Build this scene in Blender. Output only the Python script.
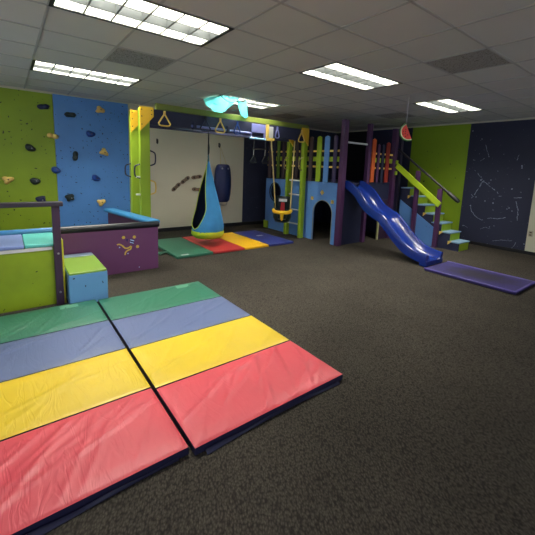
import bpy, bmesh, math, random
from mathutils import Vector, Matrix
random.seed(7)
for o in list(bpy.data.objects): bpy.data.objects.remove(o)
S = bpy.context.scene
COL = S.collection
pi = math.pi

# ---------------------------------------------------------------- camera, world, exposure
YAW, PITCH, ROLL = .9003, .1503, .0408
CAMZ = 1.5425
fw = Vector((-math.sin(YAW)*math.cos(PITCH), math.cos(YAW)*math.cos(PITCH), -math.sin(PITCH)))
r0 = Vector((math.cos(YAW), math.sin(YAW), 0)); u0 = r0.cross(fw)
cr = r0*math.cos(ROLL)+u0*math.sin(ROLL); cu = -r0*math.sin(ROLL)+u0*math.cos(ROLL)
cd = bpy.data.cameras.new('camera'); cam = bpy.data.objects.new('camera', cd); COL.objects.link(cam)
cam.matrix_world = Matrix(((cr.x, cu.x, -fw.x, 0), (cr.y, cu.y, -fw.y, 0), (cr.z, cu.z, -fw.z, CAMZ), (0, 0, 0, 1)))
cd.sensor_width = 36; cd.sensor_fit = 'HORIZONTAL'; cd.lens = 343.4926/535*36
cd.shift_x = -(277.65-267.5)/535; cd.shift_y = (219.74-267.5)/535
cd.clip_start = .05; cd.clip_end = 100
S.camera = cam
w = bpy.data.worlds.new('world'); S.world = w; w.use_nodes = True
w.node_tree.nodes['Background'].inputs[0].default_value = (.80, .86, 1.0, 1)
w.node_tree.nodes['Background'].inputs[1].default_value = .8      # added ambient fill, let in where the unseen walls are left out
S.view_settings.view_transform = 'Standard'; S.view_settings.look = 'None'
S.view_settings.gamma = 1; S.view_settings.use_curve_mapping = False
S.view_settings.exposure = 0.1
LAMP = 64.0

# ---------------------------------------------------------------- helpers
def lin(c):
    f = lambda v: v/12.92 if v <= .04045 else ((v+.055)/1.055)**2.4
    return tuple(f(v/255) for v in c)+(1,)
MATS = {}
def nodes(m): return m.node_tree.nodes, m.node_tree.links
def mat(name, rgb, rough=.5, metal=0, bump=0, bscale=40, var=0, specks=None, speck_scale=9, speck_size=.05, speck_keep=.35, coat=0, spec=.5, vscale=3, flat=False):
    m = bpy.data.materials.new(name); m.use_nodes = True; MATS[name] = m
    N, L = nodes(m); b = N['Principled BSDF']
    b.inputs['Base Color'].default_value = lin(rgb); b.inputs['Roughness'].default_value = rough
    b.inputs['Metallic'].default_value = metal; b.inputs['Specular IOR Level'].default_value = spec
    b.inputs['Coat Weight'].default_value = coat
    tc = N.new('ShaderNodeTexCoord'); src = None
    if var:
        n = N.new('ShaderNodeTexNoise'); n.inputs['Scale'].default_value = vscale; n.inputs['Detail'].default_value = 6
        L.new(tc.outputs['Object'], n.inputs['Vector'])
        hsv = N.new('ShaderNodeHueSaturation'); hsv.inputs['Color'].default_value = lin(rgb)
        mr = N.new('ShaderNodeMapRange'); mr.inputs[1].default_value = .3; mr.inputs[2].default_value = .7
        mr.inputs[3].default_value = 1-var; mr.inputs[4].default_value = 1+var
        L.new(n.outputs['Fac'], mr.inputs[0]); L.new(mr.outputs[0], hsv.inputs['Value']); src = hsv.outputs['Color']
    if specks:
        sx_ = N.new('ShaderNodeSeparateXYZ'); L.new(tc.outputs['Object'], sx_.inputs[0])
        ad = N.new('ShaderNodeMath'); ad.operation = 'ADD'; L.new(sx_.outputs[0], ad.inputs[0]); L.new(sx_.outputs[1], ad.inputs[1])
        cb = N.new('ShaderNodeCombineXYZ'); L.new(ad.outputs[0], cb.inputs[0]); L.new(sx_.outputs[1] if flat else sx_.outputs[2], cb.inputs[1])
        v = N.new('ShaderNodeTexVoronoi'); v.voronoi_dimensions = '2D'; v.inputs['Scale'].default_value = speck_scale
        nz = N.new('ShaderNodeTexNoise'); nz.inputs['Scale'].default_value = 14
        mx = N.new('ShaderNodeMix'); mx.data_type = 'VECTOR'; mx.inputs[0].default_value = .08
        L.new(cb.outputs[0], nz.inputs['Vector']); L.new(cb.outputs[0], mx.inputs[4]); L.new(nz.outputs['Color'], mx.inputs[5])
        L.new(mx.outputs[1], v.inputs['Vector'])
        sep = N.new('ShaderNodeSeparateColor'); L.new(v.outputs['Color'], sep.inputs[0])
        sz = N.new('ShaderNodeMath'); sz.operation = 'MULTIPLY'; sz.inputs[1].default_value = speck_size*2
        L.new(sep.outputs[1], sz.inputs[0])
        lt = N.new('ShaderNodeMath'); lt.operation = 'LESS_THAN'; L.new(v.outputs['Distance'], lt.inputs[0]); L.new(sz.outputs[0], lt.inputs[1])
        kp = N.new('ShaderNodeMath'); kp.operation = 'LESS_THAN'; L.new(sep.outputs[0], kp.inputs[0]); kp.inputs[1].default_value = speck_keep
        mu = N.new('ShaderNodeMath'); mu.operation = 'MULTIPLY'; L.new(lt.outputs[0], mu.inputs[0]); L.new(kp.outputs[0], mu.inputs[1])
        mc = N.new('ShaderNodeMix'); mc.data_type = 'RGBA'; L.new(mu.outputs[0], mc.inputs[0])
        mc.inputs[6].default_value = lin(rgb); mc.inputs[7].default_value = lin(specks)
        if src: L.new(src, mc.inputs[6])
        src = mc.outputs[2]
    if src: L.new(src, b.inputs['Base Color'])
    if bump:
        n = N.new('ShaderNodeTexNoise'); n.inputs['Scale'].default_value = bscale; n.inputs['Detail'].default_value = 5
        L.new(tc.outputs['Object'], n.inputs['Vector'])
        bp = N.new('ShaderNodeBump'); bp.inputs['Strength'].default_value = bump; bp.inputs['Distance'].default_value = .01
        L.new(n.outputs['Fac'], bp.inputs['Height']); L.new(bp.outputs[0], b.inputs['Normal'])
    return m
def emit(name, rgb, s):
    m = bpy.data.materials.new(name); m.use_nodes = True; N, L = nodes(m)
    b = N['Principled BSDF']; b.inputs['Base Color'].default_value = (.8, .8, .8, 1)
    b.inputs['Emission Color'].default_value = rgb; b.inputs['Emission Strength'].default_value = s
    return m

def frame_of(d):
    d = d.normalized(); up = Vector((0, 0, 1)) if abs(d.z) < .95 else Vector((1, 0, 0))
    a = d.cross(up).normalized(); return a, a.cross(d)
class MB:
    def __init__(s): s.v = []; s.f = []; s.mi = []
    def add(s, vs, fs, mi=0):
        k = len(s.v); s.v += [Vector(p) for p in vs]; s.f += [tuple(i+k for i in f) for f in fs]; s.mi += [mi]*len(fs); return s
    def box(s, a, b, mi=0):
        x0, x1 = sorted((a[0], b[0])); y0, y1 = sorted((a[1], b[1])); z0, z1 = sorted((a[2], b[2]))
        return s.add([(x0,y0,z0),(x1,y0,z0),(x1,y1,z0),(x0,y1,z0),(x0,y0,z1),(x1,y0,z1),(x1,y1,z1),(x0,y1,z1)],
                     [(0,3,2,1),(4,5,6,7),(0,1,5,4),(1,2,6,5),(2,3,7,6),(3,0,4,7)], mi)
    def beam(s, p, q, wd, ht, mi=0, up=None):
        p, q = Vector(p), Vector(q); d = (q-p).normalized(); a, u = frame_of(d)
        if up: u = Vector(up); a = d.cross(u).normalized(); u = a.cross(d)
        a = a*wd/2; u = u*ht/2
        vs = [p-a-u, p+a-u, p+a+u, p-a+u, q-a-u, q+a-u, q+a+u, q-a+u]
        return s.add(vs, [(0,3,2,1),(4,5,6,7),(0,1,5,4),(1,2,6,5),(2,3,7,6),(3,0,4,7)], mi)
    def tube(s, pts, r, n=10, mi=0, closed=False):
        pts = [Vector(p) for p in pts]; m = len(pts); rs = r if isinstance(r, (list, tuple)) else [r]*m
        vs = []; prev = None
        for i, p in enumerate(pts):
            if closed: d = pts[(i+1) % m]-pts[i-1]
            else: d = pts[min(i+1, m-1)]-pts[max(i-1, 0)]
            d.normalize()
            if prev is None: a, u = frame_of(d)
            else:
                a = (prev-d*prev.dot(d)).normalized(); u = a.cross(d)
            prev = a
            for k in range(n):
                t = 2*pi*k/n; vs.append(p+(a*math.cos(t)+u*math.sin(t))*rs[i])
        fs = []
        for i in range(m if closed else m-1):
            j = (i+1) % m
            for k in range(n): fs.append((i*n+k, i*n+(k+1) % n, j*n+(k+1) % n, j*n+k))
        if not closed: fs += [tuple(range(n-1, -1, -1)), tuple((m-1)*n+k for k in range(n))]
        return s.add(vs, fs, mi)
    def prism(s, poly, o, ax, ay, n, th, mi=0):   # polygon in plane (o, ax, ay), extruded from 0 to th along n
        o, ax, ay, n = map(Vector, (o, ax, ay, n)); k = len(poly)
        vs = [o+ax*x+ay*y for x, y in poly]+[o+ax*x+ay*y+n*th for x, y in poly]
        fs = [tuple(range(k-1, -1, -1)), tuple(range(k, 2*k))]+[(i, (i+1) % k, k+(i+1) % k, k+i) for i in range(k)]
        return s.add(vs, fs, mi)
    def lathe(s, prof, c, n=24, mi=0, sx=1, sy=1):
        vs = []
        for r, z in prof:
            for k in range(n): t = 2*pi*k/n; vs.append((c[0]+r*sx*math.cos(t), c[1]+r*sy*math.sin(t), c[2]+z))
        m = len(prof)
        fs = [(i*n+k, i*n+(k+1) % n, (i+1)*n+(k+1) % n, (i+1)*n+k) for i in range(m-1) for k in range(n)]
        fs += [tuple(range(n-1, -1, -1)), tuple((m-1)*n+k for k in range(n))]
        return s.add(vs, fs, mi)
    def grid(s, fn, nu, nv, mi=0):
        vs = [fn(i/nu, j/nv) for i in range(nu+1) for j in range(nv+1)]
        fs = [(i*(nv+1)+j, (i+1)*(nv+1)+j, (i+1)*(nv+1)+j+1, i*(nv+1)+j+1) for i in range(nu) for j in range(nv)]
        return s.add(vs, fs, mi)
    def blob(s, c, rx, ry, rz, n=12, m=8, jit=0, mi=0, ax=None):
        prof = []; vs = []; c = Vector(c)
        for i in range(m+1):
            ph = -pi/2+pi*i/m
            for k in range(n):
                t = 2*pi*k/n; j = 1+jit*(random.random()-.5)
                p = Vector((rx*math.cos(ph)*math.cos(t)*j, ry*math.cos(ph)*math.sin(t)*j, rz*math.sin(ph)*j))
                if ax: p = ax @ p
                vs.append(c+p)
        fs = [(i*n+k, i*n+(k+1) % n, (i+1)*n+(k+1) % n, (i+1)*n+k) for i in range(m) for k in range(n)]
        return s.add(vs, fs, mi)
    def build(s, name, mats, parent=None, loc=None, bevel=0, smooth=False, seg=2, sub=0, solid=0):
        if loc is None: loc = LOC.get(parent.name, (0, 0, 0)) if parent else (0, 0, 0)
        loc = Vector(loc)
        me = bpy.data.meshes.new(name); me.from_pydata([tuple(p-loc) for p in s.v], [], s.f)
        ms = mats if isinstance(mats, (list, tuple)) else [mats]
        for m in ms: me.materials.append(m)
        me.polygons.foreach_set('material_index', s.mi)
        bm = bmesh.new(); bm.from_mesh(me); bmesh.ops.remove_doubles(bm, verts=bm.verts, dist=1e-5); bmesh.ops.recalc_face_normals(bm, faces=bm.faces); bm.to_mesh(me); bm.free()
        o = bpy.data.objects.new(name, me); COL.objects.link(o)
        if parent: o.parent = parent
        else: o.location = loc
        LOC[o.name] = tuple(loc)
        if smooth:
            for p in me.polygons: p.use_smooth = True
        if solid: md = o.modifiers.new('solid', 'SOLIDIFY'); md.thickness = solid; md.offset = 0
        if bevel:
            md = o.modifiers.new('bevel', 'BEVEL'); md.width = bevel; md.segments = seg; md.limit_method = 'ANGLE'
            md.harden_normals = False
        if sub: md = o.modifiers.new('sub', 'SUBSURF'); md.levels = sub; md.render_levels = sub
        if smooth and not sub:
            try:
                for e in me.edges: pass
                me.set_sharp_from_angle(angle=math.radians(40))
            except Exception: pass
        return o
LOC = {}
def tag(o, label=None, cat=None, group=None, kind=None):
    if label: o['label'] = label
    if cat: o['category'] = cat
    if group: o['group'] = group
    if kind: o['kind'] = kind
    return o
def thing(name, label, cat, loc, group=None):
    o = bpy.data.objects.new(name, None); COL.objects.link(o); o.location = loc; o.empty_display_size = .1
    LOC[o.name] = tuple(loc); return tag(o, label, cat, group)
def copy_tree(o, parent=None):
    c = o.copy(); COL.objects.link(c); c.parent = parent
    for ch in list(o.children): copy_tree(ch, c)
    return c
def struct(o): o['kind'] = 'structure'; return o
def crv(pts, n=6):   # smooth polyline (Catmull-Rom)
    P = [Vector(p) for p in pts]; out = []
    for i in range(len(P)-1):
        a, b, c, d = P[max(i-1, 0)], P[i], P[i+1], P[min(i+2, len(P)-1)]
        for k in range(n):
            t = k/n; out.append(.5*((2*b)+(c-a)*t+(2*a-5*b+4*c-d)*t*t+(3*b-a-3*c+d)*t**3))
    return out+[P[-1]]

# ---------------------------------------------------------------- materials
lime = mat('lime_paint', (140, 168, 34), .5, var=.06)
lime_wall = mat('lime_wall_paint', (138, 168, 28), .6, var=.05, specks=(50, 60, 18), speck_scale=7, speck_size=.05, speck_keep=.18)
climb_green = mat('climbing_wall_green', (138, 164, 28), .5, var=.09, vscale=2.2, specks=(36, 44, 14), speck_scale=13, speck_size=.075, speck_keep=.34, bump=.08, bscale=60)
climb_blue = mat('climbing_wall_blue', (84, 140, 208), .45, var=.05, vscale=2.5, specks=(28, 40, 84), speck_scale=15, speck_size=.075, speck_keep=.42, bump=.08, bscale=60)
box_green = mat('platform_green_paint', (138, 162, 30), .42, var=.13, vscale=4, specks=(38, 44, 20), speck_scale=9, speck_size=.05, speck_keep=.35)
cube_blue = mat('step_blue_paint', (98, 150, 198), .45, var=.05, specks=(24, 34, 62), speck_scale=11, speck_size=.075, speck_keep=.5)
sky_blue = mat('playhouse_blue_paint', (88, 134, 196), .5, var=.05, specks=(52, 76, 128), speck_scale=12, speck_size=.04, speck_keep=.25)
purple = mat('purple_paint', (104, 58, 100), .45, var=.05, vscale=2)
post_purple = mat('purple_post_paint', (76, 42, 82), .5, var=.07)
dark_purple = mat('dark_purple_paint', (58, 38, 62), .5, var=.07)
navy = mat('navy_paint', (34, 38, 66), .6, var=.06)
navy_wall = mat('navy_wall_paint', (38, 42, 66), .65, var=.05, specks=(120, 124, 140), speck_scale=11, speck_size=.035, speck_keep=.3)
black_wall = mat('black_wall_paint', (14, 14, 20), .7)
cream = mat('cream_wall_paint', (206, 200, 178), .6, var=.03, vscale=1.5)
base_black = mat('black_vinyl_base', (18, 18, 20), .5)
yellow = mat('yellow_paint', (222, 176, 40), .45, var=.05)
pale_yellow = mat('pale_yellow_plastic', (226, 190, 96), .4)
orange = mat('orange_paint', (196, 90, 42), .5, var=.05)
red_slat = mat('red_paint', (142, 46, 42), .5, var=.05)
brown_slat = mat('brown_paint', (64, 50, 56), .5, var=.05)
white = mat('white_paint', (206, 206, 206), .4)
lav = mat('lavender_paint', (132, 138, 196), .4)
slide_blue = mat('slide_plastic', (20, 46, 130), .2, coat=.3, var=.04)
black_pl = mat('black_plastic', (16, 17, 19), .35)
black_vinyl = mat('black_vinyl_padding', (26, 28, 34), .32, bump=.1, bscale=25)
teal_vinyl = mat('teal_blue_vinyl', (58, 128, 178), .35, bump=.1, bscale=20, var=.06)
aqua_pad = mat('aqua_pad_vinyl', (98, 196, 186), .4, bump=.12, bscale=12, var=.06)
lil_pad = mat('grey_lilac_pad_vinyl', (128, 146, 200), .4, bump=.12, bscale=12, var=.06)
chalk = mat('chalk_paint', (158, 166, 186), .8)
rope_m = mat('rope_fibre', (206, 186, 124), .8, bump=.4, bscale=150)
strap_m = mat('dark_strap', (26, 34, 34), .7)
steel = mat('steel', (160, 162, 164), .3, metal=1)
wood_brown = mat('brown_wood', (92, 72, 56), .55, var=.12)
hold_navy = mat('navy_hold_resin', (22, 32, 72), .4, bump=.3, bscale=30)
hold_blue = mat('blue_hold_resin', (26, 66, 142), .4, bump=.3, bscale=30)
hold_black = mat('dark_green_hold_resin', (26, 40, 38), .45, bump=.3, bscale=30)
hold_yel = mat('yellow_hold_resin', (240, 200, 108), .45, bump=.3, bscale=30)
bag_navy = mat('navy_bag_vinyl', (22, 32, 76), .38, bump=.1, bscale=20)
pod_blue = mat('pod_blue_fabric', (58, 138, 196), .75, bump=.35, bscale=14, var=.08, vscale=6)
pod_navy = mat('pod_navy_lining', (18, 34, 72), .85)
pod_lime = mat('pod_lime_fabric', (182, 204, 44), .7, bump=.3, bscale=30)
red_pl = mat('red_plastic', (178, 30, 40), .4)
yel_pl = mat('yellow_plastic', (244, 190, 24), .35)
melon_red = mat('melon_red', (232, 74, 62), .6)
melon_rind = mat('melon_rind', (58, 120, 52), .6)
melon_pale = mat('melon_pale', (214, 220, 176), .6)
seed_m = mat('melon_seed_paint', (40, 20, 20), .6)
mural_blue = mat('pale_mural_blue', (168, 200, 240), .6)
mural_navy = mat('mural_navy', (40, 36, 92), .6)
mural_yel = mat('mural_yellow', (206, 176, 74), .6)
metal_dark = mat('dark_bronze_trim', (34, 30, 26), .5)
tile_m = mat('ceiling_tile', (206, 204, 196), .85, bump=.25, bscale=120, var=.04, vscale=1.3)
bar_m = mat('ceiling_bar', (176, 174, 168), .6)
vent_m = mat('grey_return_tile', (160, 157, 150), .8, specks=(104, 102, 97), speck_scale=60, speck_size=.2, speck_keep=1, flat=True)
louver_m = mat('louver_grey', (126, 128, 122), .5)
plate_m = mat('outlet_plate', (176, 168, 146), .5)

def carpet():
    m = bpy.data.materials.new('carpet'); m.use_nodes = True; N, L = nodes(m); b = N['Principled BSDF']
    b.inputs['Roughness'].default_value = .95; b.inputs['Specular IOR Level'].default_value = .15
    tc = N.new('ShaderNodeTexCoord')
    mp = N.new('ShaderNodeMapping'); mp.inputs['Rotation'].default_value = (0, 0, .5); L.new(tc.outputs['Object'], mp.inputs[0])
    nz = N.new('ShaderNodeTexNoise'); nz.inputs['Scale'].default_value = 5; L.new(mp.outputs[0], nz.inputs['Vector'])
    mx = N.new('ShaderNodeMix'); mx.data_type = 'VECTOR'; mx.inputs[0].default_value = .03
    L.new(mp.outputs[0], mx.inputs[4]); L.new(nz.outputs['Color'], mx.inputs[5])
    m2 = N.new('ShaderNodeMapping'); m2.inputs['Scale'].default_value = (1, 1.9, 1); L.new(mx.outputs[1], m2.inputs[0])
    vo = N.new('ShaderNodeTexVoronoi'); vo.inputs['Scale'].default_value = 62; L.new(m2.outputs[0], vo.inputs['Vector'])
    n2 = N.new('ShaderNodeTexNoise'); n2.inputs['Scale'].default_value = .9; n2.inputs['Detail'].default_value = 4; L.new(tc.outputs['Object'], n2.inputs['Vector'])
    n3 = N.new('ShaderNodeTexNoise'); n3.inputs['Scale'].default_value = 90; n3.inputs['Detail'].default_value = 3; L.new(tc.outputs['Object'], n3.inputs['Vector'])
    rp = N.new('ShaderNodeValToRGB'); e = rp.color_ramp.elements
    e[0].position = .1; e[0].color = lin((84, 78, 69)); e[1].position = .8; e[1].color = lin((48, 44, 40))
    L.new(vo.outputs['Distance'], rp.inputs[0])
    h = N.new('ShaderNodeHueSaturation'); L.new(rp.outputs[0], h.inputs['Color'])
    mr = N.new('ShaderNodeMapRange'); mr.inputs[1].default_value = .3; mr.inputs[2].default_value = .7; mr.inputs[3].default_value = .78; mr.inputs[4].default_value = 1.18
    L.new(n2.outputs['Fac'], mr.inputs[0])
    m3 = N.new('ShaderNodeMapRange'); m3.inputs[1].default_value = .3; m3.inputs[2].default_value = .7; m3.inputs[3].default_value = .8; m3.inputs[4].default_value = 1.2
    L.new(n3.outputs['Fac'], m3.inputs[0])
    mu = N.new('ShaderNodeMath'); mu.operation = 'MULTIPLY'; L.new(mr.outputs[0], mu.inputs[0]); L.new(m3.outputs[0], mu.inputs[1])
    L.new(mu.outputs[0], h.inputs['Value']); L.new(h.outputs[0], b.inputs['Base Color'])
    bp = N.new('ShaderNodeBump'); bp.inputs['Strength'].default_value = .6; bp.inputs['Distance'].default_value = .005; bp.invert = True
    L.new(vo.outputs['Distance'], bp.inputs['Height']); L.new(bp.outputs[0], b.inputs['Normal'])
    return m
def vinyl(name, rgb, rough=.42):   # stretched mat cover with fine creases
    m = mat(name, rgb, rough, var=.05, vscale=2.5); N, L = nodes(m); b = N['Principled BSDF']
    tc = N.new('ShaderNodeTexCoord')
    mp = N.new('ShaderNodeMapping'); mp.inputs['Rotation'].default_value = (0, 0, .75); mp.inputs['Scale'].default_value = (2.2, 9, 1); L.new(tc.outputs['Object'], mp.inputs[0])
    n = N.new('ShaderNodeTexNoise'); n.inputs['Scale'].default_value = 1.0; n.inputs['Detail'].default_value = 3; n.inputs['Distortion'].default_value = 1.2
    L.new(mp.outputs[0], n.inputs['Vector'])
    # ridge: |n - .5| -> narrow crease lines
    sb = N.new('ShaderNodeMath'); sb.operation = 'SUBTRACT'; sb.inputs[1].default_value = .5; L.new(n.outputs['Fac'], sb.inputs[0])
    ab = N.new('ShaderNodeMath'); ab.operation = 'ABSOLUTE'; L.new(sb.outputs[0], ab.inputs[0])
    mr = N.new('ShaderNodeMapRange'); mr.inputs[1].default_value = 0; mr.inputs[2].default_value = .07; mr.interpolation_type = 'SMOOTHSTEP'; L.new(ab.outputs[0], mr.inputs[0])
    bp = N.new('ShaderNodeBump'); bp.inputs['Strength'].default_value = .14; bp.inputs['Distance'].default_value = .006
    L.new(mr.outputs[0], bp.inputs['Height']); L.new(bp.outputs[0], b.inputs['Normal'])
    return m
m_red = vinyl('mat_red_vinyl', (220, 78, 90)); m_yel = vinyl('mat_yellow_vinyl', (218, 186, 38))
m_blue = vinyl('mat_grey_blue_vinyl', (92, 104, 142)); m_green = vinyl('mat_green_vinyl', (48, 110, 86))
m_navy = mat('mat_navy_trim', (36, 36, 66), .45)
m_dred = vinyl('far_mat_red_vinyl', (176, 46, 46)); m_dgreen = vinyl('far_mat_green_vinyl', (44, 104, 82)); m_dyel = vinyl('far_mat_yellow_vinyl', (232, 176, 26)); m_dblue = vinyl('far_mat_blue_vinyl', (44, 50, 118))
m_purp = vinyl('landing_mat_purple_vinyl', (58, 50, 108)); m_purp_edge = mat('landing_mat_edge', (96, 84, 160), .4)
N, L = nodes(m_purp); b = N['Principled BSDF']; old = b.inputs['Base Color'].links[0].from_socket     # worn grey middle of the landing mat
tc = N.new('ShaderNodeTexCoord'); mp = N.new('ShaderNodeMapping'); mp.inputs['Scale'].default_value = (1.9, 3.4, 0); mp.inputs['Location'].default_value = (-.12, 0, 0)
L.new(tc.outputs['Object'], mp.inputs[0]); ln = N.new('ShaderNodeVectorMath'); ln.operation = 'LENGTH'; L.new(mp.outputs[0], ln.inputs[0])
nz = N.new('ShaderNodeTexNoise'); nz.inputs['Scale'].default_value = 9; L.new(tc.outputs['Object'], nz.inputs['Vector'])
ad = N.new('ShaderNodeMath'); ad.operation = 'ADD'; L.new(ln.outputs['Value'], ad.inputs[0]); L.new(nz.outputs['Fac'], ad.inputs[1])
mr = N.new('ShaderNodeMapRange'); mr.inputs[1].default_value = 1.0; mr.inputs[2].default_value = 1.55; mr.inputs[3].default_value = .85; mr.inputs[4].default_value = 0; L.new(ad.outputs[0], mr.inputs[0])
mc = N.new('ShaderNodeMix'); mc.data_type = 'RGBA'; L.new(mr.outputs[0], mc.inputs[0]); L.new(old, mc.inputs[6]); mc.inputs[7].default_value = lin((50, 46, 46)); L.new(mc.outputs[2], b.inputs['Base Color'])
carpet_m = carpet()

# ---------------------------------------------------------------- the setting
XL, YF, H = -7.62, 8.26, 2.72
XR, YN = 2.6, -2.2
struct(MB().box((XL-.1, YN, -.1), (XR, YF+.1, 0)).build('floor', carpet_m))
DX, DY = .639, .647
GX = [-2.126+DX*k for k in range(-9, 9)]; GY = [.34+DY*k for k in range(-5, 14)]
lights = {(-3.404, 1): 0, (-5.96, 1): 0}
def gx(v): return min(GX, key=lambda g: abs(g-v))
def gy(v): return min(GY, key=lambda g: abs(g-v))
LT = [(-3.404, .34), (-5.96, .34), (-3.404, 2.928), (-3.404, 5.516), (-5.96, 2.928)]
LT = [(gx(a), gy(b)) for a, b in LT]
VT = [(-2.126, 3.575), (-4.682, .987), (-4.682, 6.163), (-6.6, 4.869)]
VT = [(gx(a), gy(b)) for a, b in VT]
def islit(x, y): return any(abs(a-x) < .01 and (abs(b-y) < .01 or abs(b+DY-y) < .01) for a, b in LT)
def isvent(x, y): return any(abs(a-x) < .01 and abs(b-y) < .01 for a, b in VT)
cm = MB()
for x in GX:
    for y in GY:
        if islit(x, y) or isvent(x, y) or x > XR or y > YF or x+DX < XL-.02 or y < YN-.3: continue
        x0, x1, y0, y1 = max(x, XL-.05), min(x+DX, XR), max(y, YN), min(y+DY, YF+.05)
        if x1-x0 < .01 or y1-y0 < .01: continue
        cm.box((x0, y0, H), (x1, y1, H+.02))
struct(cm.build('ceiling', tile_m))
tb = MB()
for x in GX:
    if XL < x < XR: tb.box((x-.012, YN, H-.006), (x+.012, YF, H-.0005))
for y in GY:
    if YN < y < YF: tb.box((XL, y-.012, H-.0065), (XR, y+.012, H-.001))
# bars do not cross the openings of the light fittings
tb2 = MB()
for x in GX:
    if XL < x < XR: tb2.box((x-.011, YN, H-.006), (x+.011, YF, H-.0005))
for y in GY:
    if YN < y < YF:
        cuts = sorted((a, a+DX) for a, b in LT if abs(b+DY-y) < .01); x = XL
        for a, b in cuts: tb2.box((x, y-.011, H-.006), (a, y+.011, H-.0005)); x = b
        tb2.box((x, y-.011, H-.006), (XR, y+.011, H-.0005))
struct(tb2.build('trim_1', bar_m))
wl = MB()
wl.box((XL-.1, YN, 0), (XL, 4.84, H), 0); wl.box((XL-.1, 4.84, 0), (XL, YF, H), 1)
wall_left = struct(wl.build('wall_left', [cream, navy_wall]))
wf = MB()
wf.box((XL-.1, YF, 0), (-6.43, YF+.1, H), 0); wf.box((-6.43, YF, 0), (-5.0, YF+.1, H), 1); wf.box((-5.0, YF, 0), (-3.59, YF+.1, H), 2)
wf.box((-3.59, YF, 0), (-2.245, YF+.1, H), 3); wf.box((-2.245, YF, 0), (XR, YF+.1, H), 4)
wall_far = struct(wf.build('wall_far', [black_wall, navy, lime_wall, navy_wall, cream]))
struct(MB().box((XL, 1.9, 0), (XL+.02, YF, .085)).build('baseboard_left', base_black, bevel=.004))
struct(MB().box((XL+.02, YF-.015, 0), (XR, YF, .07)).build('baseboard_far', base_black, bevel=.004))
struct(MB().box((XL, 2.05, H-.03), (XL+.02, YF-.02, H-.001)).build('trim_3', cream))
struct(MB().box((XL, YF-.02, H-.03), (XR, YF, H-.001)).build('trim_2', cream))
# chalk constellations painted on the navy far wall
ck = MB()
def stroke(pts, r, gap=.25, jit=.006, y=YF):
    for a, b in zip(pts, pts[1:]):
        a, b = Vector(a), Vector(b); n = max(1, int((b-a).length/.045))
        for i in range(n):
            if random.random() < gap: continue
            p = a.lerp(b, i/n); q = a.lerp(b, (i+.9)/n)
            j = lambda: random.uniform(-jit, jit)
            ck.beam((p.x+j(), y-.001, p.y+j()), (q.x+j(), y-.001, q.y+j()), .002, r*random.uniform(.6, 1.4), up=(0, 0, 1) if abs(b.x-a.x) > abs(b.y-a.y) else (1, 0, 0))
def star(x, z, r, y=YF):
    ck.prism([(r*math.cos(t*pi/4)*random.uniform(.7, 1.2), r*math.sin(t*pi/4)*random.uniform(.7, 1.2)) for t in range(8)], (x, y, z), (1, 0, 0), (0, 0, 1), (0, -1, 0), .0025)
def pix_wall(px, py):   # point of the far wall plane seen at a picture position measured in the photograph
    d = fw+cr*((px-277.65)/343.4926)-cu*((py-219.74)/343.4926); k = YF/d.y
    return (d.x*k, CAMZ+d.z*k)
ST = [[(471.5,194.5),(474,197),(477,190),(483,181)], [(470,200),(482,184)], [(483,181),(490,186),(497,192),(499,196),(508,196),(514,198),(522,197.5),(516,201),(517,206),(518,211),(517,221)],
      [(470.5,206),(471,210),(475,216),(481,220),(490,218),(498,219),(506,217.5)], [(486,145),(487,150),(489,156)], [(475,170),(483,180),(494,190)],
      [(463,225),(468,228),(472,231)], [(508,250),(513,247),(516.5,242)], [(480,229),(485,227),(490,229)], [(492,241),(503,240),(512,241)], [(473,160),(480,161),(485,158)], [(517,160),(519,155)]]
for s_ in ST: stroke([pix_wall(*q) for q in s_], .009 if len(s_) > 3 else .006)
for q in [(489,156.5),(498,171),(481,177),(481,180),(489,183),(491,180),(484,182),(522,166),(522,168),(529,179),(512,189),(470.5,205.5),(489.5,227),(494,226),(487,244),(507,209),(509,208),(494,199),(493,203),(485,201),(518,210),(467,171.5),(463,225.5),(524,244),(473,131),(482,139),(493,210),(512,211),(476,197)]:
    star(*pix_wall(*q), random.uniform(.008, .017))
ck.build('chalk_drawing', chalk, wall_far)

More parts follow.
